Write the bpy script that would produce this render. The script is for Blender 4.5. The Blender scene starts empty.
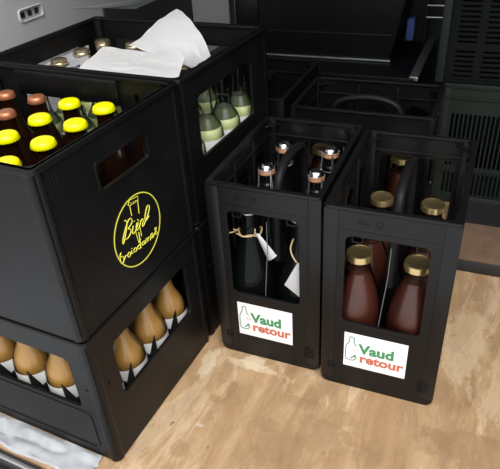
import bpy, bmesh, math, random
from mathutils import Vector, Matrix, noise
random.seed(7)
C = bpy.context.scene.collection
PI = math.pi

# ------------------------------------------------------------ materials
def mat(name, col, rough=.5, metal=0., spec=.5, coat=0., bump=0., bscale=200., var=0., vscale=20., alpha=None, trans=0.):
    m = bpy.data.materials.new(name); m.use_nodes = True
    nt = m.node_tree; b = nt.nodes['Principled BSDF']
    b.inputs['Base Color'].default_value = (*col, 1)
    b.inputs['Roughness'].default_value = rough
    b.inputs['Metallic'].default_value = metal
    b.inputs['Specular IOR Level'].default_value = spec
    b.inputs['Coat Weight'].default_value = coat
    b.inputs['Coat Roughness'].default_value = .06
    b.inputs['Transmission Weight'].default_value = trans
    tc = nt.nodes.new('ShaderNodeTexCoord')
    if var > 0:
        n = nt.nodes.new('ShaderNodeTexNoise'); n.inputs['Scale'].default_value = vscale; n.inputs['Detail'].default_value = 5
        r = nt.nodes.new('ShaderNodeValToRGB')
        r.color_ramp.elements[0].position = .3; r.color_ramp.elements[1].position = .7
        r.color_ramp.elements[0].color = (*[max(0, c*(1-var)) for c in col], 1)
        r.color_ramp.elements[1].color = (*[min(1, c*(1+var)) for c in col], 1)
        nt.links.new(tc.outputs['Object'], n.inputs['Vector']); nt.links.new(n.outputs['Fac'], r.inputs['Fac'])
        nt.links.new(r.outputs['Color'], b.inputs['Base Color'])
    if bump > 0:
        n = nt.nodes.new('ShaderNodeTexNoise'); n.inputs['Scale'].default_value = bscale; n.inputs['Detail'].default_value = 3
        bp = nt.nodes.new('ShaderNodeBump'); bp.inputs['Strength'].default_value = bump; bp.inputs['Distance'].default_value = .002
        nt.links.new(tc.outputs['Object'], n.inputs['Vector']); nt.links.new(n.outputs['Fac'], bp.inputs['Height'])
        nt.links.new(bp.outputs['Normal'], b.inputs['Normal'])
    return m

def glass_mat(name, tint, fac=.12, rough=.03):
    m = bpy.data.materials.new(name); m.use_nodes = True
    nt = m.node_tree; nt.nodes.clear()
    o = nt.nodes.new('ShaderNodeOutputMaterial'); mx = nt.nodes.new('ShaderNodeMixShader')
    t = nt.nodes.new('ShaderNodeBsdfTransparent'); t.inputs['Color'].default_value = (*tint, 1)
    g = nt.nodes.new('ShaderNodeBsdfGlossy'); g.inputs['Roughness'].default_value = rough
    lw = nt.nodes.new('ShaderNodeLayerWeight'); lw.inputs['Blend'].default_value = fac
    nt.links.new(lw.outputs['Fresnel'], mx.inputs['Fac'])
    nt.links.new(t.outputs[0], mx.inputs[1]); nt.links.new(g.outputs[0], mx.inputs[2])
    nt.links.new(mx.outputs[0], o.inputs['Surface'])
    return m

M = {}
M['plastic'] = mat('black_crate_plastic', (.0050,.0050,.0055), .34, spec=.29, bump=.10, bscale=260, var=.18, vscale=9)
M['plastic_worn'] = mat('worn_black_crate_plastic', (.0052,.0050,.0052), .40, spec=.22, bump=.15, bscale=200, var=.3, vscale=12)
M['inner'] = mat('black_divider_plastic', (.005,.005,.0055), .55, spec=.25)
M['green_shade'] = mat('shaded_green_plastic', (.005,.007,.0055), .65, spec=.15)  # same plastic as the lower crate, with interior shade put into the colour
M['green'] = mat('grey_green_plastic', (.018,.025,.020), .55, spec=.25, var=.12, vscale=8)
M['white'] = mat('white_sticker', (.86,.86,.86), .4)
M['paper'] = mat('white_paper', (.93,.93,.95), .75, bump=.2, bscale=40)
M['poly'] = mat('translucent_white_sheet', (.62,.63,.66), .45, bump=.3, bscale=60)
M['gtext'] = mat('green_print', (.05,.26,.10), .5)
M['dgtext'] = mat('dark_green_print', (.05,.20,.13), .5)
M['rtext'] = mat('red_orange_print', (.56,.14,.085), .5)
M['ptext'] = mat('pink_print', (.85,.40,.38), .5)
M['ytext'] = mat('yellow_print', (.72,.68,.07), .5)
M['yellow'] = mat('yellow_cap_paint', (.88,.86,.0), .32, coat=.3)
M['copper'] = mat('copper_cap', (.52,.20,.10), .34, metal=.6)
M['gold'] = mat('gold_cap', (.58,.44,.20), .28, metal=.9)
M['palegold'] = mat('pale_gold_cap', (.66,.54,.36), .25, metal=.9)
M['silver'] = mat('silver_foil', (.75,.77,.80), .18, metal=1.)
M['wire'] = mat('steel_wire', (.62,.64,.66), .3, metal=1.)
M['cork'] = mat('orange_cork', (.56,.28,.15), .7, var=.2, vscale=120)
M['brown'] = mat('brown_beer_glass', (.012,.004,.0018), .12, coat=.3)
M['dark'] = mat('black_green_glass', (.003,.004,.0035), .10, spec=.16)
M['amber'] = mat('dark_amber_glass', (.05,.018,.006), .12, coat=.5)
M['clear'] = glass_mat('clear_glass', (.95,.97,.96), .18)
M['orange'] = mat('cloudy_orange_drink', (.38,.195,.048), .35, coat=.4, var=.12, vscale=14)
M['pale'] = mat('pale_yellow_drink', (.68,.73,.36), .3, coat=.8, var=.06, vscale=14)
M['paledark'] = mat('dark_refraction_drink', (.085,.10,.05), .25, coat=.4)  # same pale drink, its dark refraction below the neck painted as colour
M['red'] = mat('red_brown_juice', (.072,.018,.011), .3, coat=0., var=.1, vscale=14)
M['label'] = mat('white_label', (.82,.82,.82), .6)
M['twine'] = mat('natural_twine', (.68,.50,.26), .9, bump=.6, bscale=900)
M['alu'] = mat('brushed_aluminium', (.62,.63,.64), .38, metal=.9)
M['blackm'] = mat('black_case', (.006,.006,.0065), .45, spec=.35)
M['blue'] = mat('blue_plastic', (.10,.17,.50), .4)
M['card'] = mat('brown_cardboard', (.17,.105,.068), .8, var=.15, vscale=30)
M['rubber'] = mat('black_rubber', (.02,.02,.021), .6)
M['van'] = mat('grey_van_paint', (.60,.60,.615), .45, var=.05, vscale=5)
M['vand'] = mat('dark_grey_lining', (.05,.05,.052), .8)
M['hole'] = mat('dark_socket_plastic', (.015,.015,.015), .6)
M['film'] = mat('crumpled_white_film', (.66,.68,.72), .35, var=.12, vscale=40, bump=.5, bscale=50)

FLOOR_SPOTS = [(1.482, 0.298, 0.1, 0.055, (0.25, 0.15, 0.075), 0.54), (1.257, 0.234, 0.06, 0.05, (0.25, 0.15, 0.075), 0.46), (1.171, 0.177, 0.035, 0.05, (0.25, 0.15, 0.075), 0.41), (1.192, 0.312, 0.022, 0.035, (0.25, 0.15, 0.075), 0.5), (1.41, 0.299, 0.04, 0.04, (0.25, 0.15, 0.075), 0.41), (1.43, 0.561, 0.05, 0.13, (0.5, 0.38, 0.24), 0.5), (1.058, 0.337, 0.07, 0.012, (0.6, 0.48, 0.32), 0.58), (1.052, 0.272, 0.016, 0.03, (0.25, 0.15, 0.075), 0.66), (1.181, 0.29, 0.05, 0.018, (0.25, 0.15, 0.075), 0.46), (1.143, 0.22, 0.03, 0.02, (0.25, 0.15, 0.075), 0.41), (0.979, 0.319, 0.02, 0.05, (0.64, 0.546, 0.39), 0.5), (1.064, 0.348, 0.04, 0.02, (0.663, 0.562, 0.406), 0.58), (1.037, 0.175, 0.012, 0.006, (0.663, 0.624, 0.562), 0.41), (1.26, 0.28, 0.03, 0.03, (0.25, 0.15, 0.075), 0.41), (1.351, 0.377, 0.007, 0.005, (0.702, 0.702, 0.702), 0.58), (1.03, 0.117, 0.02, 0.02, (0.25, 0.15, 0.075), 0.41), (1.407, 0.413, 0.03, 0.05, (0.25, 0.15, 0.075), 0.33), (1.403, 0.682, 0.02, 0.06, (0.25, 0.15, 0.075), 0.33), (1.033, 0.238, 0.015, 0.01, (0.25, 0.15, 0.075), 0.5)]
def floor_mat():
    m = bpy.data.materials.new('worn_plywood'); m.use_nodes = True
    nt = m.node_tree; b = nt.nodes['Principled BSDF']; L = nt.links.new
    tc = nt.nodes.new('ShaderNodeTexCoord')
    mp = nt.nodes.new('ShaderNodeMapping'); mp.inputs['Rotation'].default_value = (0,0,0); mp.inputs['Scale'].default_value = (3.2,1.0,1)
    L(tc.outputs['Object'], mp.inputs['Vector'])
    def nz(sc, det, src, rough=.6, dist=0.):
        n = nt.nodes.new('ShaderNodeTexNoise'); n.inputs['Scale'].default_value = sc; n.inputs['Detail'].default_value = det
        n.inputs['Roughness'].default_value = rough; n.inputs['Distortion'].default_value = dist; L(src, n.inputs['Vector']); return n
    def ramp(src, els):
        r = nt.nodes.new('ShaderNodeValToRGB'); e = r.color_ramp.elements
        while len(e) < len(els): e.new(.5)
        for k, (p, c) in enumerate(els): e[k].position = p; e[k].color = (*c, 1)
        L(src, r.inputs['Fac']); return r
    def mix(fac, a, bb, mode='MIX'):
        x = nt.nodes.new('ShaderNodeMix'); x.data_type = 'RGBA'; x.blend_type = mode
        if isinstance(fac, float): x.inputs[0].default_value = fac
        else: L(fac, x.inputs[0])
        L(a, x.inputs[6])
        if isinstance(bb, tuple): x.inputs[7].default_value = (*bb, 1)
        else: L(bb, x.inputs[7])
        return x.outputs[2]
    grain = ramp(nz(5, 5, mp.outputs[0], .6, .8).outputs['Fac'], [(.30,(.29,.175,.085)), (.50,(.41,.265,.140)), (.70,(.52,.36,.205))])
    fine = ramp(nz(55, 4, mp.outputs[0]).outputs['Fac'], [(.3,(.90,.88,.86)), (.7,(1,1,1))])
    c = mix(1., grain.outputs[0], fine.outputs[0], 'MULTIPLY')
    st = ramp(nz(3.2, 8, mp.outputs[0], .72, .5).outputs['Fac'], [(.53,(0,0,0)), (.565,(.45,.45,.45))])
    c = mix(st.outputs[0], c, (.27,.17,.10))
    pl = ramp(nz(2.6, 8, mp.outputs[0], .75, .8).outputs['Fac'], [(.54,(0,0,0)), (.58,(.42,.42,.42))])
    c = mix(pl.outputs[0], c, (.64,.49,.34))
    sp = ramp(nz(60, 1, tc.outputs['Object']).outputs['Fac'], [(.74,(0,0,0)), (.77,(.7,.7,.7))])
    c = mix(sp.outputs[0], c, (.12,.08,.055))
    sc_ = ramp(nz(30, 6, mp.outputs[0], .75, .4).outputs['Fac'], [(.50,(0,0,0)), (.62,(.35,.35,.35))])
    c = mix(sc_.outputs[0], c, (.25,.165,.10))
    # individual spills and scuffs, each with its own place and ragged edge
    wob = nz(20, 9, tc.outputs['Object'], .74)
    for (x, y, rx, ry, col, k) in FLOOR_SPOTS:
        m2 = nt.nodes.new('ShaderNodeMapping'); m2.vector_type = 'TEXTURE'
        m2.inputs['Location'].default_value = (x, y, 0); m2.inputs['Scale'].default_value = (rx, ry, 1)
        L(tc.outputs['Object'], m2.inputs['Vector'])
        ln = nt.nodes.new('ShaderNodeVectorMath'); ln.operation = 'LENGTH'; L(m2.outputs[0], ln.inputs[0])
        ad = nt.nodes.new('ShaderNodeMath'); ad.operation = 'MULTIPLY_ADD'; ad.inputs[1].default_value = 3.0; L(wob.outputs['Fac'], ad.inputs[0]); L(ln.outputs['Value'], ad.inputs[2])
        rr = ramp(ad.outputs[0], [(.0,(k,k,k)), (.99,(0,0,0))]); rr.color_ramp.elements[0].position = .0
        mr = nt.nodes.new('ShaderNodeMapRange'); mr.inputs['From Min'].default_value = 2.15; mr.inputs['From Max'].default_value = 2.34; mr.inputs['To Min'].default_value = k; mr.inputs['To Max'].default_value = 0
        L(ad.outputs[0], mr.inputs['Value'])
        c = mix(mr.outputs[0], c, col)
    L(c, b.inputs['Base Color'])
    b.inputs['Roughness'].default_value = .6
    bp = nt.nodes.new('ShaderNodeBump'); bp.inputs['Strength'].default_value = .25; bp.inputs['Distance'].default_value = .002
    L(nz(40, 5, mp.outputs[0]).outputs['Fac'], bp.inputs['Height']); L(bp.outputs['Normal'], b.inputs['Normal'])
    return m
M['floor'] = floor_mat()

# ------------------------------------------------------------ mesh helpers
def link(name, bm, m, parent=None, smooth=False, loc=None):
    me = bpy.data.meshes.new(name); bm.to_mesh(me); bm.free()
    o = bpy.data.objects.new(name, me); C.objects.link(o)
    me.materials.append(m)
    if smooth:
        me.polygons.foreach_set('use_smooth', [True]*len(me.polygons))
        try: me.set_sharp_from_angle(angle=math.radians(40))
        except Exception: pass
    if parent: o.parent = parent
    if loc: o.location = loc
    return o
def new(): return bmesh.new()
def box(bm, x0, x1, y0, y1, z0, z1, bev=0., rot=None):
    r = bmesh.ops.create_cube(bm, size=1)
    mt = Matrix.Translation(((x0+x1)/2, (y0+y1)/2, (z0+z1)/2)) @ Matrix.Diagonal((x1-x0, y1-y0, z1-z0, 1))
    if rot is not None: mt = rot @ mt
    bmesh.ops.transform(bm, matrix=mt, verts=r['verts'])
    if bev > 0:
        es = {e for v in r['verts'] for e in v.link_edges}
        bmesh.ops.bevel(bm, geom=list(es), offset=bev, segments=2, affect='EDGES', profile=.5)
def rrect(x0, x1, y0, y1, r, n=5):
    if not isinstance(r, (list, tuple)): r = [r]*4          # bl, br, tr, tl
    out = []
    for (cx, cy, a0, rr) in ((x0+r[0], y0+r[0], PI, r[0]), (x1-r[1], y0+r[1], 1.5*PI, r[1]), (x1-r[2], y1-r[2], 0, r[2]), (x0+r[3], y1-r[3], .5*PI, r[3])):
        for k in range(n+1):
            a = a0 + .5*PI*k/n; out.append((cx+rr*math.cos(a), cy+rr*math.sin(a)))
    return out
def plate(bm, outer, holes, th, matrix, bev=.0008):
    """flat plate in XY with holes, thickness th centred on z=0, edges rounded"""
    cu = bpy.data.curves.new('tmp', 'CURVE'); cu.dimensions = '2D'; cu.fill_mode = 'BOTH'
    cu.extrude = max(th/2-bev, 1e-5); cu.bevel_depth = bev; cu.bevel_resolution = 1; cu.offset = -bev
    for loop in [outer]+list(holes):
        s = cu.splines.new('POLY'); s.points.add(len(loop)-1); s.use_cyclic_u = True
        for k, (x, y) in enumerate(loop): s.points[k].co = (x, y, 0, 1)
    o = bpy.data.objects.new('tmp', cu); C.objects.link(o)
    dg = bpy.context.evaluated_depsgraph_get(); dg.update()
    me = bpy.data.meshes.new_from_object(o.evaluated_get(dg))
    n0 = len(bm.verts)
    bm.from_mesh(me); bm.verts.ensure_lookup_table()
    vs = bm.verts[n0:]
    bmesh.ops.transform(bm, matrix=matrix, verts=vs)
    bpy.data.objects.remove(o); bpy.data.curves.remove(cu); bpy.data.meshes.remove(me)
def XZ(y, x=0., z=0.):     # plate XY -> world XZ at depth y
    return Matrix.Translation((x, y, z)) @ Matrix(((1,0,0,0),(0,0,-1,0),(0,1,0,0),(0,0,0,1)))
def YZ(x):                 # plate XY -> world YZ at x
    return Matrix.Translation((x, 0, 0)) @ Matrix(((0,0,1,0),(1,0,0,0),(0,1,0,0),(0,0,0,1)))
def lathe(bm, prof, seg=28, loc=(0,0,0), close=True):
    rings = []
    for r, z in prof:
        if r < 1e-6: rings.append([bm.verts.new((loc[0], loc[1], loc[2]+z))])
        else: rings.append([bm.verts.new((loc[0]+r*math.cos(2*PI*k/seg), loc[1]+r*math.sin(2*PI*k/seg), loc[2]+z)) for k in range(seg)])
    for a, b in zip(rings, rings[1:]):
        for k in range(seg):
            j = (k+1) % seg
            if len(a) == 1 and len(b) == 1: continue
            if len(a) == 1: bm.faces.new((a[0], b[k], b[j]))
            elif len(b) == 1: bm.faces.new((a[k], a[j], b[0]))
            else: bm.faces.new((a[k], a[j], b[j], b[k]))
    bmesh.ops.recalc_face_normals(bm, faces=bm.faces[:])
def tube(bm, pts, r, seg=8, cyclic=False, sx=1., sy=1., up=None):
    pts = [Vector(p) for p in pts]; n = len(pts); rings = []
    nrm = None
    for i, p in enumerate(pts):
        a = pts[(i-1) % n] if (cyclic or i > 0) else p
        b = pts[(i+1) % n] if (cyclic or i < n-1) else p
        t = (b-a).normalized()
        if nrm is None:
            nrm = (up if up is not None else Vector((0,0,1)) if abs(t.z) < .9 else Vector((1,0,0)))
        nrm = (nrm - t*nrm.dot(t)).normalized(); bn = t.cross(nrm)
        rr = r[i] if isinstance(r, (list, tuple)) else r
        rings.append([bm.verts.new(p + nrm*rr*sx*math.cos(2*PI*k/seg) + bn*rr*sy*math.sin(2*PI*k/seg)) for k in range(seg)])
    for i in range(n if cyclic else n-1):
        a, b = rings[i], rings[(i+1) % n]
        for k in range(seg): bm.faces.new((a[k], a[(k+1)%seg], b[(k+1)%seg], b[k]))
    if not cyclic:
        bm.faces.new(rings[0]); bm.faces.new(rings[-1])
    bmesh.ops.recalc_face_normals(bm, faces=bm.faces[:])
def smooth_pts(pts, n=5):
    P = [Vector(p) for p in pts]
    if len(P) < 3: return P
    out = []
    for i in range(len(P)-1):
        p0, p1, p2, p3 = P[max(i-1,0)], P[i], P[i+1], P[min(i+2,len(P)-1)]
        for k in range(n):
            t = k/n
            out.append(.5*((2*p1)+(p2-p0)*t+(2*p0-5*p1+4*p2-p3)*t*t+(3*p1-p0-3*p2+p3)*t**3))
    return out+[P[-1]]

# ------------------------------------------------------------ things
def thing(name, label, cat, loc=(0,0,0), rz=0., group=None):
    o = bpy.data.objects.new(name, None); C.objects.link(o); o.empty_display_size = .05
    o.location = loc; o.rotation_euler = (0,0,rz)
    tag(o, label, cat, group); return o
def tag(o, label, cat, group=None, kind=None):
    o['label'] = label; o['category'] = cat
    if group: o['group'] = group
    if kind: o['kind'] = kind
    return o
def struct(name, bm, m, smooth=False):
    o = link(name, bm, m, None, smooth); o['kind'] = 'structure'; return o
def dup(root, loc, rz=0., label=None, group=None, tilt=None):
    def cp(o, par):
        c = o.copy(); C.objects.link(c)
        if par: c.parent = par
        for ch in o.children: cp(ch, c)
        return c
    r = cp(root, None); r.location = loc; r.rotation_euler = (tilt[0], tilt[1], rz) if tilt else (0,0,rz)
    if label: r['label'] = label
    if group: r['group'] = group
    return r

# frames measured for the load: yaw of the two crate groups
TG = -.42; TA = -.478
class Frame:
    def __init__(s, x, y, th):
        s.o = Vector((x, y)); s.W = Vector((math.cos(th), math.sin(th))); s.D = Vector((-math.sin(th), math.cos(th))); s.th = th
    def __call__(s, u, v, z=0.):
        p = s.o + s.W*u + s.D*v; return Vector((p.x, p.y, z))
FG = Frame(0, 0, TG); FE = Frame(-.0693, .8359, TG); FF = Frame(.1162, .7359, TG); FA = Frame(-.2435, .5828, TA)
LOGO = {'stool': [[(0.1501, 0.418), (0.1549, 0.4234), (0.1748, 0.4194), (0.1739, 0.4129), (0.152, 0.4151), (0.1501, 0.418)], [(0.1533, 0.415), (0.1533, 0.3979)], [(0.173, 0.4134), (0.1706, 0.3917)], [(0.1564, 0.4176), (0.1574, 0.4177)], [(0.1617, 0.4165), (0.1626, 0.4164)], [(0.167, 0.4155), (0.1679, 0.4153)], [(0.1548, 0.3676), (0.1574, 0.3464)], [(0.1664, 0.3705), (0.1663, 0.353)], [(0.1574, 0.3464), (0.1635, 0.3503)]], 'biere': [[(0.1352, 0.399), (0.1386, 0.3983), (0.1398, 0.3931), (0.135, 0.3832), (0.1249, 0.3681), (0.1222, 0.3685), (0.1255, 0.3762), (0.1354, 0.3877), (0.1452, 0.3957), (0.1511, 0.3935), (0.15, 0.387), (0.1395, 0.383), (0.1442, 0.3801), (0.1443, 0.3741), (0.1354, 0.3693), (0.1293, 0.3705)], [(0.152, 0.3809), (0.1475, 0.3721), (0.1493, 0.3684), (0.1544, 0.3695)], [(0.1555, 0.3863), (0.1569, 0.3861)], [(0.1544, 0.3695), (0.1618, 0.3749), (0.1647, 0.3781), (0.1612, 0.3796), (0.1577, 0.3741), (0.1579, 0.3684), (0.1654, 0.3704)], [(0.1645, 0.3842), (0.1673, 0.3805)], [(0.1654, 0.3704), (0.1713, 0.3775), (0.1757, 0.3789), (0.1766, 0.375), (0.1726, 0.3683), (0.1752, 0.3668), (0.1815, 0.3714)], [(0.1815, 0.3714), (0.1892, 0.3769), (0.1968, 0.3859), (0.1971, 0.3906), (0.1923, 0.3917), (0.1848, 0.3828), (0.1815, 0.3748), (0.1845, 0.3713), (0.1927, 0.3749)]], 'dames': [[(0.1141, 0.3567), (0.1101, 0.3528), (0.1096, 0.3421), (0.1121, 0.3386), (0.1167, 0.3415), (0.1162, 0.3487), (0.1104, 0.3506)], [(0.1177, 0.3416), (0.1217, 0.3456), (0.1251, 0.3446)], [(0.1302, 0.3459), (0.1267, 0.3435), (0.1282, 0.3391), (0.1333, 0.3404), (0.1335, 0.3444), (0.1302, 0.3459)], [(0.1376, 0.3451), (0.1362, 0.3405), (0.1398, 0.3395)], [(0.138, 0.3482), (0.139, 0.3482)], [(0.146, 0.3443), (0.1425, 0.3424), (0.1433, 0.3385), (0.1481, 0.3381), (0.1492, 0.3421), (0.146, 0.3443)], [(0.1584, 0.343), (0.1521, 0.3416), (0.1529, 0.3377), (0.159, 0.3384), (0.1614, 0.3635)], [(0.159, 0.3384), (0.161, 0.3347)], [(0.17, 0.3417), (0.1639, 0.3415), (0.1638, 0.3374), (0.1699, 0.3376), (0.1709, 0.3411), (0.1713, 0.3353)], [(0.1733, 0.3354), (0.1752, 0.3418), (0.1788, 0.3402), (0.1784, 0.3349), (0.1811, 0.3409), (0.1857, 0.3387), (0.1852, 0.3333)], [(0.1871, 0.3363), (0.1938, 0.3377), (0.1928, 0.3419), (0.1884, 0.3411), (0.1889, 0.3352), (0.1949, 0.3342)], [(0.2054, 0.3453), (0.2011, 0.3451), (0.2036, 0.3386), (0.2056, 0.3339), (0.2005, 0.3349)], [(0.1942, 0.3354), (0.2006, 0.3391), (0.2054, 0.3453)]]}
# ------------------------------------------------------------ six-bottle carrier crates
CW, CD, CH = .20, .294, .384
def six_crate(label, loc, rz, group):
    t = thing('bottle_crate', label, 'crate', loc, rz, group)
    bm = new(); T = .006
    # short faces: one tall window each, thicker corner posts
    front = rrect(.0, CW, 0, CH, [.014,.014,.004,.004])
    win = rrect(.034, .163, .156, .334, [.010,.010,.012,.012])
    plate(bm, front, [win], T, XZ(T/2))
    winb = rrect(.030, .170, .150, .338, .012)
    plate(bm, front, [winb], T, XZ(CD-T/2))
    side = rrect(.0, CD, 0, CH, [.014,.014,.004,.004])
    arches = []
    for k in range(3):
        y = .056+.091*k
        arches.append(rrect(y-.032, y+.032, .150, .330, [.008,.008,.031,.031], 8))
    plate(bm, side, arches, T, YZ(T/2)); plate(bm, side, arches, T, YZ(CW-T/2))
    box(bm, .004, CW-.004, .004, CD-.004, .002, .010)
    # rim lip, outside band and inner thickening
    def ring(z0, z1, o, w):
        plate(bm, rrect(-o, CW+o, -o, CD+o, .006), [rrect(w, CW-w, w, CD-w, .010)], z1-z0, Matrix.Translation((0,0,(z0+z1)/2)), .0012)
    ring(CH-.006, CH+.0005, .0014, .0085)
    ring(.345, .350, .0004, .0085)
    # corner posts, slightly proud
    for x0, x1 in ((-.0014, .022), (CW-.022, CW+.0014)):
        for y0, y1 in ((-.0014, .010), (CD-.010, CD+.0014)):
            box(bm, x0, x1, y0, y1, .016, CH-.004, .0016)
    # inside stiffening ribs, two per long side, and corner gussets
    for y in (.1015, .1925):
        for x in (.006, CW-.011): box(bm, x, x+.005, y-.003, y+.003, .01, .372, .0008)
    for sx, x in ((1, .008), (-1, CW-.008)):
        for sy, y in ((1, .008), (-1, CD-.008)):
            v = [bm.verts.new((x, y, z)) for z in (.371, .374)] + [bm.verts.new((x+sx*.026, y, z)) for z in (.371, .374)] + [bm.verts.new((x, y+sy*.024, z)) for z in (.371, .374)]
            bm.faces.new((v[0], v[2], v[4])); bm.faces.new((v[1], v[3], v[5])); bm.faces.new((v[2], v[4], v[5], v[3]))
            bm.faces.new((v[0], v[2], v[3], v[1])); bm.faces.new((v[0], v[4], v[5], v[1]))
    # embossed round mark and stacking ridges
    plate(bm, [(.085+.0055*math.cos(a*PI/10), .361+.0055*math.sin(a*PI/10)) for a in range(20)], [[(.085+.0035*math.cos(a*PI/10), .361+.0035*math.sin(a*PI/10)) for a in range(20)]], .0024, XZ(0), .0003)
    box(bm, .052, .070, -.001, .001, .358, .360, .0003); box(bm, .052, .066, -.001, .001, .364, .3655, .0003)
    for k in range(6): box(bm, .172, .190, -.0026, .002, .032+.0042*k, .034+.0042*k, .0005)
    for k in range(4): box(bm, .012, .024, -.0022, .002, .040+.0042*k, .042+.0042*k, .0005)
    # hooks under the window's upper edge
    for x in (.052, .150): tube(bm, [(x-.008,.004,.332), (x-.008,.004,.322), (x+.008,.004,.322), (x+.008,.004,.332)], .0014, 6)
    link('crate_shell', bm, M['plastic'], t, True)
    # divider
    bm = new()
    prof = [(.020,.008), (.020,.10), (.05,.08), (.10,.13), (.147,.09), (.194,.13), (.245,.08), (CD-.006,.12), (CD-.006,.008)]
    plate(bm, prof, [], .003, YZ(CW/2), .0006)
    for y in (.1015, .1925):
        plate(bm, [(.006,.008), (.006,.20), (.03,.15), (.07,.12), (.10,.24), (.13,.12), (.17,.15), (CW-.006,.20), (CW-.006,.008)], [], .003, XZ(y), .0006)
    link('divider_grid', bm, M['inner'], t, True)
    bm = new()      # slim moulded stay between the two front pockets, standing for the divider's bright edge
    tube(bm, [(.104,.008,.318), (.103,.009,.262), (.095,.009,.158), (.093,.009,.02)], .0008, 6)
    link('divider_stay', bm, M['wirep'], t, True)
    bm = new()
    pts = smooth_pts([(.10,.066,.20), (.10,.068,.30), (.10,.078,.350), (.10,.10,.371), (.10,.147,.379), (.10,.20,.371), (.10,.226,.350), (.10,.236,.30), (.10,.238,.20)], 5)
    tube(bm, pts, .0082, 12, sx=.9, sy=1.05, up=Vector((0,1,0)))
    link('carry_handle', bm, M['inner'], t, True)
    return t
M['wirep'] = mat('lit_edge_grey_plastic', (.12,.12,.12), .4)  # bright line of the black divider's front edge, put into a paler grey

def text(body, size, m, name, parent, x, y, z, bold=0., sx=1.):
    cu = bpy.data.curves.new('tmp', 'FONT'); cu.body = body; cu.size = size; cu.extrude = .0002; cu.offset = bold; cu.resolution_u = 4
    o = bpy.data.objects.new('tmp', cu); C.objects.link(o)
    dg = bpy.context.evaluated_depsgraph_get(); dg.update()
    me = bpy.data.meshes.new_from_object(o.evaluated_get(dg)); bpy.data.objects.remove(o)
    bm = new(); bm.from_mesh(me); bpy.data.meshes.remove(me)
    w = max(v.co.x for v in bm.verts)
    bmesh.ops.transform(bm, matrix=XZ(y, x, z) @ Matrix.Diagonal((sx/w, 1, 1, 1)), verts=bm.verts[:])
    return link(name, bm, m, parent)

def sticker(t):
    x0, x1, z0, z1 = .040, .149, .054, .134
    bm = new(); plate(bm, rrect(x0, x1, z0, z1, .001), [], .0006, XZ(-.0004), .0001)
    s = link('sticker', bm, M['white'], t); s['label'] = 'white sticker reading Vaud retour with a bottle drawing'
    text('Vaud', .030, M['gtext'], 'green_lettering', s, .0670, -.0009, .0915, .0011, .060)
    text('retour', .028, M['rtext'], 'red_lettering', s, .0685, -.0009, .0695, .0009, .077)
    text('La', .010, M['ptext'], 'small_pink_lettering', s, .0570, -.0009, .0950, 0, .009)
    bm = new()
    r = .0008
    st = [(.0620,.0935), (.0585,.100)]
    out = [(.0622,.1055), (.0585,.111), (.0575,.118), (.0570,.125), (.0500,.125), (.0500,.118), (.0485,.112), (.0445,.104), (.0435,.096), (.0437,.076), (.0455,.0715), (.052,.0700), (.0575,.0705), (.0610,.074), (.0620,.080), (.0580,.079)]
    tube(bm, [(x, -.0009, z) for x, z in smooth_pts3(out)], r, 6)
    tube(bm, [(.0530,-.0009,.0745), (.0575,-.0009,.079), (.0605,-.0009,.0835)], r*1.3, 6)
    tube(bm, [(.0585,-.0009,.0830), (.0612,-.0009,.0840), (.0615,-.0009,.0785)], r, 6)
    link('bottle_emblem', bm, M['dgtext'], s)
    bm = new()
    for k in range(3): box(bm, .0640, .0655, -.0012, -.0006, .0735+.003*k, .0748+.003*k)
    link('printed_dots', bm, M['ptext'], s)
def smooth_pts3(p):
    return [(v.x, v.y) for v in smooth_pts([(a, b, 0) for a, b in p], 3)]

gsix = 'six-bottle carrier crates'
E_ = six_crate('black six-bottle crate with sticker, holding dark wire-capped bottles', FE(0,0), TG, gsix); sticker(E_)
def moved(o, loc, rz, label): return dup(o, loc, rz, label)
F_ = moved(E_, FF(0,0), TG, 'black six-bottle crate with sticker, holding red-brown juice bottles, rightmost in front')
# the two behind show no sticker
G_ = six_crate('black six-bottle crate turned sideways behind the two stickered crates', FG(-.372+.294, 1.092), TG+PI/2, gsix)
H_ = dup(G_, FG(-.600, 1.122), TG, 'black six-bottle crate in the dark behind the clear-bottle crate, left of sideways one')
G_.name = 'bottle_crate'; 

# ------------------------------------------------------------ bottles
def crown_cap(r, h, m, parent, z):
    bm = new(); n = 42; prof = [(r*.0,h), (r*.55,h), (r*.80,h*.96), (r*.93,h*.80), (r*.98,h*.5), (r*1.03,h*.1), (r*1.0,0)]
    rings = []
    for j, (rr, zz) in enumerate(prof[1:]):
        f = max(0, 1-zz/h)
        rings.append([bm.verts.new(((rr+(.05*r*f if k % 2 else -.02*r*f))*math.cos(2*PI*k/n), (rr+(.05*r*f if k % 2 else -.02*r*f))*math.sin(2*PI*k/n), z+zz)) for k in range(n)])
    top = bm.verts.new((0,0,z+h))
    for k in range(n): bm.faces.new((top, rings[0][k], rings[0][(k+1)%n]))
    for a, b in zip(rings, rings[1:]):
        for k in range(n): bm.faces.new((a[k], b[k], b[(k+1)%n], a[(k+1)%n]))
    bmesh.ops.recalc_face_normals(bm, faces=bm.faces[:])
    return link('crown_cap', bm, m, parent, True)
def beer_bottle(label, capm, capr, loc, group):
    t = thing('beer_bottle', label, 'bottle', loc, 0, group)
    bm = new(); lathe(bm, [(0,.0), (.026,0), (.030,.003), (.0305,.02), (.0305,.125), (.028,.145), (.020,.165), (.0150,.19), (.0135,.215), (.0145,.219), (.0145,.224), (.0125,.226), (0,.226)])
    link('bottle_glass', bm, M['brown'], t, True)
    crown_cap(capr, .0108, capm, t, .2190)
    return t
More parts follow.
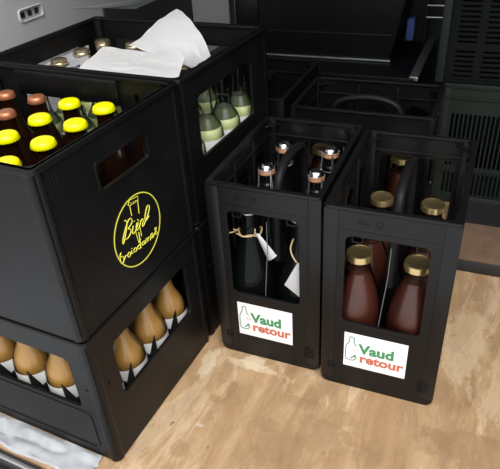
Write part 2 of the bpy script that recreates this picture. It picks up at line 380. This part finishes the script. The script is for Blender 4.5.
def drink_bottle(label, loc, group, P, top, line, liquid, label_top, upper=None, upper_from=0):
    """clear bottle: glass, drink inside, paper label, screw cap"""
    t = thing('drink_bottle', label, 'bottle', loc, 0, group)
    bm = new(); lathe(bm, [(0,0)]+P); link('bottle_glass', bm, M['clear'], t, True)
    def rad(z):
        for (r0, z0), (r1, z1) in zip(P, P[1:]):
            if z0 <= z <= z1: return r0+(r1-r0)*(z-z0)/(z1-z0)
    def body(z0, z1, name, m):
        zs = [z0]+[z for r, z in P if z0 < z < z1]+[z1]
        Q = [(0, z0)]+[(rad(z)-.0018, z) for z in zs]+[(0, z1)]
        q = new(); lathe(q, Q); link(name, q, m, t, True)
    body(.004, upper_from or line, 'drink', liquid)
    if upper: body(upper_from+.0003, line, 'drink_dark_band', upper)
    rb = max(r for r, z in P)
    bm = new(); lathe(bm, [(rb+.0004,.022), (rb+.0004,label_top)], 36); link('paper_label', bm, M['label'], t, True)
    bm = new(); n = 40; h = .020
    prof = [(0,h), (.0145,h), (.0168,h-.0015), (.0172,h-.004), (.0160,h-.0055), (.0172,h-.007), (.0172,.006), (.0162,.0045), (.0174,.003), (.0170,0)]
    lathe(bm, prof, n, (0,0,top-h)); link('screw_cap', bm, M['palegold'], t, True)
    return t
P_ORANGE = [(.030,0), (.0338,.004), (.0345,.012), (.0345,.110), (.0335,.119), (.0298,.132), (.0235,.144), (.0182,.156), (.0152,.172), (.0138,.200), (.0135,.222)]
P_PALE = [(.028,0), (.0310,.004), (.0318,.012), (.0318,.100), (.0308,.112), (.0275,.122), (.0205,.132), (.0160,.142), (.0138,.158), (.0130,.208)]
def wide_bottle(label, liquid, loc, group):
    t = thing('juice_bottle', label, 'bottle', loc, 0, group)
    P = [(.037,0), (.0425,.004), (.0440,.012), (.0440,.115), (.0435,.138), (.0410,.160), (.0365,.181), (.0310,.200), (.0255,.215), (.0210,.227), (.0190,.236), (.0185,.249)]
    bm = new(); lathe(bm, [(0,0)]+P, 36); link('bottle_glass', bm, M['clear'], t, True)
    bm = new(); lathe(bm, [(0,.003)]+[(r-.0018, max(z,.003)) for r, z in P[:-4]]+[(.0185,.2260), (0,.2260)], 36); link('juice', bm, liquid, t, True)
    bm = new(); lathe(bm, [(.0210,.2265), (.0226,.2280), (.0222,.2298), (.0195,.2310)], 36); link('neck_ring', bm, M['clear'], t, True)
    bm = new(); h = .0125; lathe(bm, [(0,h-.0012), (.0175,h-.001), (.0192,h), (.0214,h-.0008), (.0224,h-.003), (.0224,.003), (.0230,.0015), (.0222,0)], 40, (0,0,.250))
    link('twist_lid', bm, M['gold'], t, True)
    return t
def wire_bottle(label, loc, group):
    t = thing('wire_capped_bottle', label, 'bottle', loc, 0, group)
    bm = new(); lathe(bm, [(0,0), (.038,0), (.0425,.004), (.0435,.012), (.0435,.145), (.0415,.165), (.034,.195), (.025,.225), (.0185,.250), (.0158,.275), (.0146,.292), (.0168,.294), (.0168,.301), (.0138,.304), (.0132,.319), (0,.319)], 36)
    link('bottle_glass', bm, M['dark'], t, True)
    bm = new(); lathe(bm, [(.0125,.3195), (.0152,.3210), (.0160,.3235), (.0160,.3285), (.0145,.3310), (0,.331)], 28); link('cork', bm, M['cork'], t, True)
    bm = new(); lathe(bm, [(0,.3405), (.006,.340), (.0105,.3380), (.0130,.335), (.0150,.3310), (.0140,.3300)], 28); link('metal_plaque', bm, M['silver'], t, True)
    bm = new()
    tube(bm, [(.0182*math.cos(a*PI/12), .0182*math.sin(a*PI/12), .2935) for a in range(24)], .0011, 6, True)
    tube(bm, [(.0158*math.cos(a*PI/12), .0158*math.sin(a*PI/12), .3295) for a in range(24)], .0008, 6, True)
    for a in (.5, 2.07, 3.64, 5.21):
        for d in (-.09, .09):
            tube(bm, [(.0166*math.cos(a), .0166*math.sin(a), .331), (.0170*math.cos(a+d*.7), .0170*math.sin(a+d*.7), .315), (.0188*math.cos(a+d), .0188*math.sin(a+d), .294)], .0010, 6)
    link('wire_cage', bm, M['wire'], t, True)
    return t

def nth(i): return ['first', 'second', 'third', 'fourth', 'fifth'][i]
# beer bottles in the top front crate
Z1 = .2735; ZB = Z1+.009
beer0 = beer_bottle('x', M['yellow'], .0178, (0,0,0), 'yellow-capped beer bottles')
beer1 = beer_bottle('x', M['copper'], .0152, (0,0,0), 'copper-capped beer bottles')
first = {}
side_w = ['against the logo side', 'second from the logo side', 'third from the logo side', 'fourth from the logo side', 'farthest from the logo side']
row_w = ['nearest row', 'second row', 'third row', 'row at the ribbed grip']
for i in range(5):
    for j in range(4):
        cop = (i, j) in ((3,3), (4,3), (3,2), (4,2))
        src = beer1 if cop else beer0
        lab = ('copper-capped brown beer bottle, ' if cop else 'yellow-capped brown beer bottle, ')+row_w[j]+', '+side_w[i]
        p = FA(-.046-.071*i, .064+.070*j, ZB)
        if src not in first: first[src] = 1; src.location = p; src.rotation_euler.z = random.uniform(0,6); src['label'] = lab
        else: dup(src, p, random.uniform(0,6), lab)
# cloudy orange drinks in the lower front crate
ob = None
for i in range(5):
    for j in range(4):
        if i > 1 and j > 1: continue
        p = FA(-.049-.0735*i, .053+.070*j, .009)
        lab = 'orange drink bottle, '+(nth(j)+' from near corner behind the right-hand window' if i == 0 else nth(i)+' from near corner behind the left-face window, '+('outer' if j == 0 else 'inner')+' row')
        if ob is None: ob = drink_bottle(lab, p, 'cloudy orange drinks in the lower front crate', P_ORANGE, .238, .196, M['orange'], .106)
        else: dup(ob, p, random.uniform(0,6), lab)
# pale drinks in the upper rear crate
pb = None
for i in range(5):
    for j in range(4):
        p = FA(-.046-.0840*i, .398+.072*j, ZB+(.006 if (i, j) == (0, 1) else 0))
        lab = 'gold-capped pale drink bottle, '+nth(i)+' column from the side window, '+nth(j)+' row behind beer crate'
        if pb is None: pb = drink_bottle(lab, p, 'pale drinks in the upper rear crate', P_PALE, .226, .136, M['pale'], .098, M['paledark'], .117)
        else: dup(pb, p, random.uniform(0,6), lab)
# wire-capped dark bottles
wb = None; cols = ['left', 'right']; rows = ['front', 'middle', 'back']
for i in range(2):
    for j in range(3):
        p = FE(.052+.097*i, (.056,.150,.249)[j], .012)
        lab = 'dark bottle with wired cork, %s row, %s side of its six-bottle crate' % (rows[j], cols[i])
        if wb is None: wb = wire_bottle(lab, p, 'dark wire-capped bottles')
        else: dup(wb, p, random.uniform(-.5,.5), lab)
# juice bottles
jb = None
for i in range(2):
    for j in range(3):
        p = FF((.0475,.1430)[i], (.052,.147,.244)[j], .0085)
        lab = 'red-brown juice bottle with gold lid, %s row, %s side of the right crate' % (rows[j], cols[i])
        if jb is None: jb = wide_bottle(lab, M['red'], p, 'red-brown juice bottles')
        else: dup(jb, p, 0, lab)
ab = None
for i, u in enumerate((-.318, -.139)):
    p = FG(u, 1.144, .0105)
    lab = 'gold-lidded dark bottle in the sideways crate, seen behind the %s' % ('wire-capped bottles' if i == 0 else 'red-brown juice bottles')
    if ab is None: ab = wide_bottle(lab, M['red'], p, 'gold-lidded bottles in the sideways crate')
    else: dup(ab, p, 0, lab)

# twine and tags on the two front wire-capped bottles
def tie(bot, ring_r, z, knot_a, tagpts, string, shade):
    bm = new()
    if ring_r: tube(bm, [(ring_r*math.cos(a*PI/14), ring_r*math.sin(a*PI/14), z+.003*math.sin(a*.9)) for a in range(28)], .0015, 6, True)
    for s in string: tube(bm, smooth_pts(s, 4), .0013, 6)
    link('twine', bm, M['twine'], bot, True)
    bm = new(); n = 6
    a, b, c, d = [Vector(p) for p in tagpts]
    g = [[None]*(n+1) for _ in range(n+1)]
    for i in range(n+1):
        for j in range(n+1):
            s, q = i/n, j/n
            P = a*(1-s)*(1-q)+b*s*(1-q)+c*s*q+d*(1-s)*q
            P = P+Vector((0, -shade*math.sin(PI*s), 0)); g[i][j] = bm.verts.new(P)
    for i in range(n):
        for j in range(n): bm.faces.new((g[i][j], g[i+1][j], g[i+1][j+1], g[i][j+1]))
    r = bmesh.ops.solidify(bm, geom=bm.faces[:], thickness=.0006)
    o = link('paper_tag', bm, M['paper'], bot, True); o['label'] = 'small white paper tag on twine'
bots = [o for o in C.objects if o.name.startswith('wire_capped_bottle')]
def find(lab): return [o for o in bots if lab in o['label']][0]
bl, br = find('front row, left'), find('front row, right')
for b in (bl, br): b.rotation_euler = (0,0,TG)
zz = -.010
def L(cx, x, y, z): return (x-cx, y-.056, z+zz)
tie(bl, .0215, .250, 0,
    [L(.052,.074,.020,.288), L(.052,.086,.016,.284), L(.052,.119,.012,.247), L(.052,.100,.020,.226)],
    [[L(.052,.036,.036,.271), L(.052,.030,.030,.268), L(.052,.024,.026,.268)], [L(.052,.036,.034,.270), L(.052,.033,.026,.277)], [L(.052,.036,.030,.266), L(.052,.056,.022,.268), L(.052,.074,.020,.276), L(.052,.079,.016,.292)]], .004)
tie(br, 0, .266, 0,
    [L(.149,.157,.012,.241), L(.149,.131,.012,.185), L(.149,.161,.014,.160), L(.149,.186,.014,.214)],
    [[L(.149,.144,.030,.276), L(.149,.141,.022,.262), L(.149,.146,.016,.250), L(.149,.155,.012,.240)]], .002)

# ------------------------------------------------------------ twenty-bottle beer crate and the window crates
LW, AH = .425, .2735
def rim(bm, w, d, h, lip=.003, inn=.008):
    plate(bm, rrect(-w-lip, lip, -lip, d+lip, .010), [rrect(-w+inn, -inn, inn, d-inn, .012)], .008, Matrix.Translation((0,0,h-.004)), .0018)
def solid_crate(label, loc, rz):
    w, d, h, T = LW, .316, AH, .006
    t = thing('beer_crate', label, 'crate', loc, rz)
    bm = new()
    plate(bm, rrect(-w, 0, 0.002, h, [.012,.012,.003,.003]), [rrect(-.27,-.155,.197,.232,.006)] if 0 else [], T, XZ(T/2))
    # rear long wall with the big grip opening
    plate(bm, rrect(-w, 0, 0.002, h, [.012,.012,.003,.003]), [rrect(-.325,-.112,.150,.226,.008), rrect(-.080,-.072,.222,.246,.002), rrect(-.052,-.044,.222,.246,.002), rrect(-.380,-.372,.222,.246,.002)], T, XZ(d-T/2))
    plate(bm, rrect(0, d, 0.002, h, [.012,.012,.003,.003]), [rrect(.103,.217,.191,.232,.006)], T, YZ(-T/2))
    plate(bm, rrect(0, d, 0.002, h, [.012,.012,.003,.003]), [rrect(.103,.217,.191,.232,.006)], T, YZ(-w+T/2))
    plate(bm, rrect(.099,.221,.187,.236,.008), [rrect(.104,.216,.192,.231,.005)], .003, YZ(.0006), .0009)
    box(bm, -w+.004, -.004, .004, d-.004, .003, .009)
    rim(bm, w, d, h)
    for k in range(5): box(bm, -.0014, .0006, .010+.006*k, .0125+.006*k, .02, h-.012, .0004)
    for (x, y) in ((0,0), (-w,0), (0,d), (-w,d)):
        cx = x-.010 if x == 0 else x+.010; cy = y+.010 if y == 0 else y-.010
        lathe(bm, [(.0118,.004), (.0118,h-.004)], 24, (cx, cy, 0))
    link('crate_shell', bm, M['plastic_worn'], t, True)
    bm = new()   # ribbed grip along the rear wall
    box(bm, -.328, -.108, d-.013, d-.002, .226, .268, .002)
    for k in range(44): box(bm, -.3245+.0049*k, -.3220+.0049*k, d-.0146, d-.012, .229, .264, .0005)
    link('ribbed_grip', bm, M['plastic'], t, True)
    bm = new()
    for i in range(4): plate(bm, rrect(.007, d-.007, .009, .10, .002), [], .0025, YZ(-.0815-.071*i), .0005)
    for j in range(3): plate(bm, rrect(-w+.007, -.007, .009, .10, .002), [], .0025, XZ(.099+.070*j), .0005)
    link('divider_grid', bm, M['inner'], t, True)
    # round logo
    bm = new(); cy, cz, R = .1620, .3675-AH, .0590
    N = 72; X = .0004
    plate(bm, [(cy+R*math.cos(2*PI*k/N), cz+R*.99*math.sin(2*PI*k/N)) for k in range(N)], [[(cy+(R-.0019)*math.cos(2*PI*k/N), cz+(R-.0019)*.99*math.sin(2*PI*k/N)) for k in range(N)]], .0006, YZ(X), .0001)
    def strokes(key, r):
        for st in LOGO[key]:
            pts = [(X, a, b-AH) for a, b in st]
            if key != 'stool': pts = smooth_pts(pts, 4)
            if len(pts) == 2 and (Vector(pts[0])-Vector(pts[1])).length < .002: pts = [pts[0], (X, pts[0][1]+.0012, pts[0][2])]
            tube(bm, pts, r, 6, sx=1, sy=1)
    strokes('stool', .0006)
    s = link('round_logo', bm, M['ytext'], t); s['label'] = 'yellow ring with handwritten Bière and trois dames and a stool'
    bm = new(); strokes('biere', .00085); strokes('dames', .0008)
    link('lettering', bm, M['ytext'], s)
    return t
def window_crate(label, loc, rz, d, wy0, wy1, group):
    w, h, T = LW, AH, .006
    t = thing('drink_crate', label, 'crate', loc, rz, group)
    bm = new()
    lw = rrect(-w+.045, -.044, .121, .228, .010)
    plate(bm, rrect(-w, 0, 0.002, h, [.012,.012,.003,.003]), [lw, [(-.022+.0028*math.cos(a*PI/6), .170+.0028*math.sin(a*PI/6)) for a in range(12)]], T, XZ(T/2))
    plate(bm, rrect(-w, 0, 0.002, h, [.012,.012,.003,.003]), [lw], T, XZ(d-T/2))
    rw = rrect(wy0, wy1, .118, .228, .010)
    plate(bm, rrect(0, d, 0.002, h, [.012,.012,.003,.003]), [rw, [(.026+.0028*math.cos(a*PI/6), .170+.0028*math.sin(a*PI/6)) for a in range(12)]], T, YZ(-T/2))
    plate(bm, rrect(0, d, 0.002, h, [.012,.012,.003,.003]), [rw], T, YZ(-w+T/2))
    box(bm, -w+.004, -.004, .004, d-.004, .003, .009)
    rim(bm, w, d, h)
    # raised frames round the windows, foot band
    plate(bm, rrect(-w+.020, -.014, .018, .245, .012), [rrect(-w+.043, -.042, .117, .232, .012)], .003, XZ(-.0006), .001) if 0 else None
    plate(bm, rrect(-w+.03, -.030, .022, .112, .012), [rrect(-w+.034, -.034, .026, .108, .009)], .003, XZ(0.), .0008)
    plate(bm, rrect(.03, d-.030, .022, .110, .012), [rrect(.034, d-.034, .026, .106, .009)], .003, YZ(0.), .0008) if 0 else None
    for (x, y) in ((0,0), (-w,0), (0,d), (-w,d)):
        cx = x-.010 if x == 0 else x+.010; cy = y+.010 if y == 0 else y-.010
        lathe(bm, [(.0118,.004), (.0118,h-.004)], 24, (cx, cy, 0))
    link('crate_shell', bm, M['plastic_worn'], t, True)
    bm = new()
    pk, dp = (.150, .094) if d < .32 else (.085, .060)
    def zig(a0, a1, xs):
        pr = [(a0,.009)]
        allx = [a0]+xs+[a1]
        for a, b in zip(allx, allx[1:]):
            pr += [(a+.001 if a == a0 else a, pk), ((a+b)/2-.020, dp), ((a+b)/2+.020, dp)]
        pr += [(a1-.001,pk), (a1,.009)]
        return pr
    n = 4
    ps = (d-.04)/4 if d < .32 else .080
    ys = [.088+.070*k for k in range(3)] if d < .32 else [.112+.072*k for k in range(3)]
    xs = [-.0858-.0735*k for k in range(4)] if d < .32 else [-.088-.084*k for k in range(4)]
    for x in xs: plate(bm, zig(.007, d-.007, ys), [], .0035, YZ(x), .0008)
    for y in ys: plate(bm, zig(-w+.007, -.007, xs[::-1]), [], .0035, XZ(y), .0008)
    link('divider_grid', bm, M['inner'], t, True)
    return t
solid_crate('black beer crate with round yellow logo, topmost on the front stack', FA(0,0,AH), TA)
gw = 'open-window drink crates'
window_crate('black window crate of orange drinks under the logo crate', FA(0,0,0), TA, .316, .052, .266, gw)
window_crate('black window crate of pale drinks under white papers, behind the logo crate', FA(0,.322,AH), TA, .338, .050, .262, gw)
window_crate('black crate underneath the crate of pale drinks', FA(0,.322,0), TA, .338, .050, .262, gw)

# ------------------------------------------------------------ papers on the rear crate
def sheet(name, label, cat, cor, amp, bulge, n=26, holes=(), m='paper', seed=0, edge=0., grp=None):
    a, b, c, d = [Vector(p) for p in cor]; bm = new(); g = []
    ctr = (a+b+c+d)/4
    for i in range(n+1):
        row = []
        for j in range(n+1):
            s, q = i/n, j/n
            P = a*(1-s)*(1-q)+b*s*(1-q)+c*s*q+d*(1-s)*q
            P.z += bulge*math.sin(PI*s)*math.sin(PI*min(1,q*.9+.1))
            P += (b+c-a-d)*.5*edge*math.sin(PI*q)*s
            nv = noise.noise(Vector((s*2.2+seed, q*2.2, seed)))*amp + abs(noise.noise(Vector((s*4+seed, q*4, 3+seed))))*amp*.8
            P.z += nv
            row.append(bm.verts.new(P-ctr))
        g.append(row)
    for i in range(n):
        for j in range(n):
            p = (g[i][j].co+g[i+1][j+1].co)/2+ctr
            if any((Vector((p.x, p.y))-Vector((h.x, h.y))).length < .021 for h in holes): continue
            bm.faces.new((g[i][j], g[i+1][j], g[i+1][j+1], g[i][j+1]))
    bmesh.ops.solidify(bm, geom=bm.faces[:], thickness=.0005)
    o = link(name, bm, M[m], None, True); o.location = ctr
    return tag(o, label, cat, grp)
sheet('paper_sheet', 'flat white paper lying on gold caps, overlapping the crumpled sheet', 'paper', [FA(-.305,.522,.524), FA(-.096,.500,.524), FA(-.032,.365,.522), FA(-.253,.370,.522)], .0035, .002, seed=1, n=60, holes=[FA(-.046,.470)])
sheet('paper_sheet', 'crumpled white paper sheet rising at the rear crate corner', 'paper', [FA(-.285,.580,.512), FA(-.194,.644,.575), FA(-.004,.437,.553), FA(-.070,.478,.512)], .007, .004, seed=5, edge=.10)
hs = [FA(-.046-.084*4, .398+.072*k) for k in range(4)]
sheet('plastic_film', 'pale grey folded sheet tucked round the leftmost gold-capped bottles', 'sheet', [FA(-.412,.455,.497), FA(-.410,.600,.500), FA(-.335,.505,.494), FA(-.362,.445,.494)], .004, 0, n=30, holes=hs, m='poly', seed=9)

# ------------------------------------------------------------ green-grey crates
def frame_of(bm, x0, x1, y0, y1, z0, z1):
    pass
def vent_crate(label, loc, rz, w, d, h, kind, grp):
    t = thing('vented_crate', label, 'crate', loc, rz, grp)
    bm = new(); T = .006
    def holes(L_):
        hs = []
        if kind == 'vertical':
            n = int((L_-.05)/.0108)
            for k in range(n):
                x = .028+.0108*k
                hs.append(rrect(x-.0032, x+.0032, .030, .092, .002, 2)); hs.append(rrect(x-.0032, x+.0032, .112, .258, .002, 2))
        else:
            n = int((L_-.06)/.062)
            for k in range(n):
                x = .036+.062*k
                for r in range(6): hs.append(rrect(x, x+.044, .014+.0118*r, .0185+.0118*r, .0015, 2))
                for r in range(9): hs.append(rrect(x, x+.044, .096+.0115*r, .1005+.0115*r, .0015, 2))
                for r in range(6): hs.append(rrect(x, x+.044, .214+.0115*r, .2185+.0115*r, .0015, 2))
        return hs
    plate(bm, rrect(0, w, 0, h, .006), holes(w), T, XZ(T/2 if kind == 'vertical' else .012), .0007)
    plate(bm, rrect(0, w, 0, h, .006), [], T, XZ(d-T/2), .0007)
    plate(bm, rrect(0, d, 0, h, .006), holes(d), T, YZ(T/2), .0007); plate(bm, rrect(0, d, 0, h, .006), holes(d), T, YZ(w-T/2), .0007)
    box(bm, .004, w-.004, .004, d-.004, .002, .008)
    link('crate_shell', bm, M['green'] if kind == 'vertical' else M['green_shade'], t)
    bm = new()
    plate(bm, rrect(-.004, w+.004, -.004, d+.004, .008), [rrect(.010, w-.010, .010, d-.010, .01)], .012, Matrix.Translation((0,0,h-.006)), .002)
    if kind == 'vertical':
        box(bm, -.003, w+.003, -.004, .004, .296, .302, .001)
        box(bm, -.001, w+.001, -.003, .003, .096, .108, .001)
    link('crate_rim', bm, M['green'], t, True)
    for x0, x1 in ((-.003,.016), (w-.016,w+.003)):
        for y0, y1 in ((-.003,.016), (d-.016,d+.003)):
            bm = new(); box(bm, x0, x1, y0, y1, 0.002, h-.01, .002); link('corner_post', bm, M['green'], t, True)
    return t
gg = 'grey-green vented crates'
vent_crate('grey-green crate with tall vertical slots, bottom one at the right', FG(-.088,1.45), TG, .58, .38, .336, 'vertical', gg)
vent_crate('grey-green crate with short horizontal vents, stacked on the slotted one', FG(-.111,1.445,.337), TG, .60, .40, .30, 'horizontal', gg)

# ------------------------------------------------------------ trolley and case in the dark
t = thing('platform_trolley', 'black platform trolley with bright metal edge rail, behind the crates', 'trolley', FG(-.86,1.56), TG)
bm = new(); box(bm, 0, .68, 0, .38, .270, .300, .004); link('platform', bm, M['blackm'], t, True)
bm = new(); box(bm, .668, .692, .0, .43, .296, .308, .002); o = link('edge_rail', bm, M['alu'], t, True); o['label'] = 'bright aluminium side rail'
bm = new(); box(bm, 0, .682, -.004, .006, .292, .304, .002); link('edge_rail', bm, M['blackm'], t, True)
for x, y in ((.05,.05), (.63,.05), (.05,.33), (.63,.33)):
    bm = new(); box(bm, x-.02, x+.02, y-.02, y+.02, .06, .272, .003); lathe(bm, [(0,-.012), (.026,-.012), (.03,-.008), (.03,.008), (.026,.012), (0,.012)], 20)
    vs = [v for v in bm.verts if abs(v.co.z) < .02]
    bmesh.ops.transform(bm, matrix=Matrix.Translation((x, y, .03)) @ Matrix.Rotation(PI/2, 4, 'Y'), verts=vs)
    link('caster_leg', bm, M['blackm'], t, True)
t = thing('equipment_case', 'large black case with a bright lower edge, standing on the platform trolley', 'case', FG(-.76,1.70,.302), TG)
bm = new(); box(bm, 0, .49, 0, .22, 0, .46, .008)
for v in bm.verts: v.co.x += .09*max(0, v.co.z)/.46*(1 if v.co.x > .2 else 0)
link('case_body', bm, M['blackm'], t, True)
bm = new(); box(bm, -.003, .493, -.006, .1, .073, .079, .001); box(bm, .01,.08,-.004,.02,.10,.17,.002); link('moulded_ridge', bm, M['blackm'], t, True)
bm = new(); box(bm, -.003, .493, -.005, .01, .0, .0045, .001); o = link('edge_strip', bm, M['alu'], t, True); o['label'] = 'bright bottom edging'
bm = new(); plate(bm, rrect(0,.022,.035,.10,.006), [], .05, Matrix.Identity(4) @ XZ(.03), .002)
o = link('blue_box', bm, M['blue'], None, True); o.location = FG(-.243,1.80,.302); o.rotation_euler.z = TG
tag(o, 'blue plastic box wedged behind the black case', 'box')
t = thing('wire_rack', 'black rack with two thin metal rods beside the vented crate', 'rack', FG(-.205,1.90), TG)
bm = new(); box(bm, 0,.012,0,.012,0,.62,.001); box(bm,.098,.11,0,.012,0,.62,.001); link('rack_frame', bm, M['blackm'], t)
for z in (.385,.420,.52):
    bm = new(); tube(bm, [(.006,-.002,z), (.10,-.002,z)], .0028, 8); link('rod', bm, M['alu'], t, True)

# ------------------------------------------------------------ tray with cardboard on the floor
t = thing('shallow_tray', 'low black-edged tray lined with brown cardboard on the floor right of the juice crate', 'tray', FG(-.03,1.138), TG)
bm = new()
plate(bm, rrect(0,.42,0,.306,.05,8), [rrect(.008,.412,.008,.300,.044,8)], .030, Matrix.Translation((0,0,.0155)), .004)
plate(bm, rrect(.002,.418,.002,.304,.048,8), [], .003, Matrix.Translation((0,0,.0025)), .0005)
link('tray_rim', bm, M['rubber'], t, True)
bm = new(); plate(bm, rrect(.009,.411,.009,.176,.02,6), [], .022, Matrix.Translation((0,0,.0155)), .0015)
o = link('cardboard_insert', bm, M['card'], t, True)
bm = new(); plate(bm, rrect(.009,.411,.179,.300,.02,6), [], .012, Matrix.Translation((0,0,.0105)), .0015); link('dark_insert', bm, M['rubber'], t, True)  # plain dark panel across the rear part of the tray

# ------------------------------------------------------------ van interior
v0 = -.055
bm = new(); box(bm, 0, 2.0, 0, 2.6, -.02, 0.0)
o = struct('floor', bm, M['floor']); o.location = FA(-.95, v0, -.0005); o.rotation_euler.z = TA
def place(o, u, v, z=0.): o.location = FG(u, v, z); o.rotation_euler.z = TG
bm = new()   # left body wall: upper panel, swage, wheel-arch
plate(bm, [(-.2,-.02), (2.15,-.02), (2.15,1.30), (-.2,1.30)], [rrect(1.063,1.217,.515,.575,.014) if 0 else rrect(1.104,1.186,.5285,.5555,.008)], .01, YZ(0), .001)
o = struct('wall_left', bm, M['van'], True); place(o, -1.063, 0)
t = thing('wall_socket', 'recessed grey socket plate with three square holes in the left wall', 'socket', FG(-1.063, 1.145, .542), TG)
bm = new(); plate(bm, rrect(-.044,.044,-.015,.015,.009), [rrect(-.040,.040,-.012,.012,.007)], .005, YZ(.006), .0015); link('socket_frame', bm, M['van'], t, True)
bm = new(); plate(bm, rrect(-.041,.041,-.013,.013,.007), [], .003, YZ(-.002), .0005); link('back_plate', bm, M['van'], t, True)
for k, y in enumerate((-.025, 0., .025)):
    bm = new(); box(bm, -.001, .003, y-.006, y+.006, -.0065, .0065, .001); link('square_hole', bm, M['hole'], t)
# swage line and dark lower lining on the left wall
bm = new()
tube(bm, [(0,1.30,.520), (0,1.43,.494), (0,1.6,.470), (0,1.97,.470)], [.0005,.005,.009,.009], 8, sx=1., sy=.6); tube(bm, smooth_pts([(0,1.25,.62), (0,1.40,.585), (0,1.55,.60), (0,1.66,.66)],5), .004, 6)
o = struct('trim_1', bm, M['van'], True); place(o, -1.058, 0)
bm = new(); plate(bm, [(1.43,.0), (1.97,.0), (1.97,.452), (1.60,.452), (1.43,.492)], [], .006, YZ(0), .001)
o = struct('trim_2', bm, M['vand'], True); place(o, -1.053, 0)
# bulkhead
bm = new(); box(bm, -1.07, .80, 0, .02, -.02, 1.30); o = struct('wall_back', bm, M['vand']); place(o, 0, 1.98)
o.location = FG(0, 1.98, 0)
bm = new(); box(bm, -1.05, -.900, 0, .012, .0, .9, .003); box(bm, -.878, -.842, 0, .012, .0, .9, .003); o = struct('trim_3', bm, M['van'], True); o.location = FG(0,1.966,0); o.rotation_euler.z = TG
bm = new(); box(bm, .80, .82, .25, 2.0, -.02, 1.30); o = struct('wall_right', bm, M['vand']); place(o, 0, 0)
bm = new(); box(bm, -1.07, .82, .80, 2.0, 1.30, 1.32); o = struct('ceiling', bm, M['vand']); place(o, 0, 0)
# sill in front of the floor
bm = new(); box(bm, -.95, .6, -.075, v0-.001, -.03, -.004, .003); o = struct('trim_4', bm, M['rubber'], True); o.location = FA(0,0,0); o.rotation_euler.z = TA
bm = new(); box(bm, -.95, .6, -.071, -.063, -.006, .000, .0015); o = struct('trim_5', bm, M['alu'], True); o.location = FA(0,0,0); o.rotation_euler.z = TA
bm = new(); box(bm, -.95, .6, -.115, -.076, -.045, -.014, .004); o = struct('trim_6', bm, M['rubber'], True); o.location = FA(0,0,0); o.rotation_euler.z = TA
# crumpled white film under the crate edge
bm = new(); nx, ny = 90, 16; g = []
for i in range(nx+1):
    row = []
    for j in range(ny+1):
        x = -.62+.595*i/nx; wv = .006*noise.noise(Vector((x*14,0,0)))
        y = -.052+wv+(.050-wv)*j/ny
        if i == nx: x -= .012*noise.noise(Vector((0,j*.4,2)))+.006
        z = .0018+.0130*abs(noise.noise(Vector((x*16,y*38,1))))+.003*abs(noise.noise(Vector((x*50,y*70,4))))
        z *= 1 if 0 < j else .3
        row.append(bm.verts.new((x,y,z)))
    g.append(row)
for i in range(nx):
    for j in range(ny): bm.faces.new((g[i][j], g[i+1][j], g[i+1][j+1], g[i][j+1]))
bmesh.ops.solidify(bm, geom=bm.faces[:], thickness=.0004)
o = link('plastic_film', bm, M['film'], None, True); o.location = FA(0,0,0); o.rotation_euler.z = TA
tag(o, 'crumpled white plastic film on the floor in front of the lower orange-drink crate', 'film')

# ------------------------------------------------------------ light
w = bpy.data.worlds.new('sky'); bpy.context.scene.world = w; w.use_nodes = True
bg = w.node_tree.nodes['Background']; bg.inputs['Color'].default_value = (.92,.96,1,1); bg.inputs['Strength'].default_value = 1.0
sl = bpy.data.lights.new('sun', 'SUN'); sl.energy = 2.2; sl.angle = math.radians(35); sl.color = (1,.96,.90)
so = bpy.data.objects.new('sun', sl); C.objects.link(so)
d = Vector((-.10,.62,-1.0)); so.rotation_euler = d.to_track_quat('-Z','Y').to_euler()

# ------------------------------------------------------------ camera
cam = bpy.data.cameras.new('camera'); co = bpy.data.objects.new('camera', cam); C.objects.link(co)
cam.sensor_width = 36; cam.sensor_fit = 'HORIZONTAL'; cam.lens = 565.5615/500*36; cam.clip_start = .02
pt, ro = .5867, -.0686
fwd = Vector((0, math.cos(pt), -math.sin(pt))); right = Vector((1,0,0)); up = right.cross(fwd)
r = right*math.cos(ro)+up*math.sin(ro); u = -right*math.sin(ro)+up*math.cos(ro)
co.matrix_world = Matrix(((r.x,u.x,-fwd.x,0),(r.y,u.y,-fwd.y,0),(r.z,u.z,-fwd.z,.8278),(0,0,0,1)))
sc = bpy.context.scene; sc.camera = co
sc.view_settings.view_transform = 'Standard'; sc.view_settings.look = 'None'; sc.view_settings.gamma = 1; sc.view_settings.exposure = 0.6
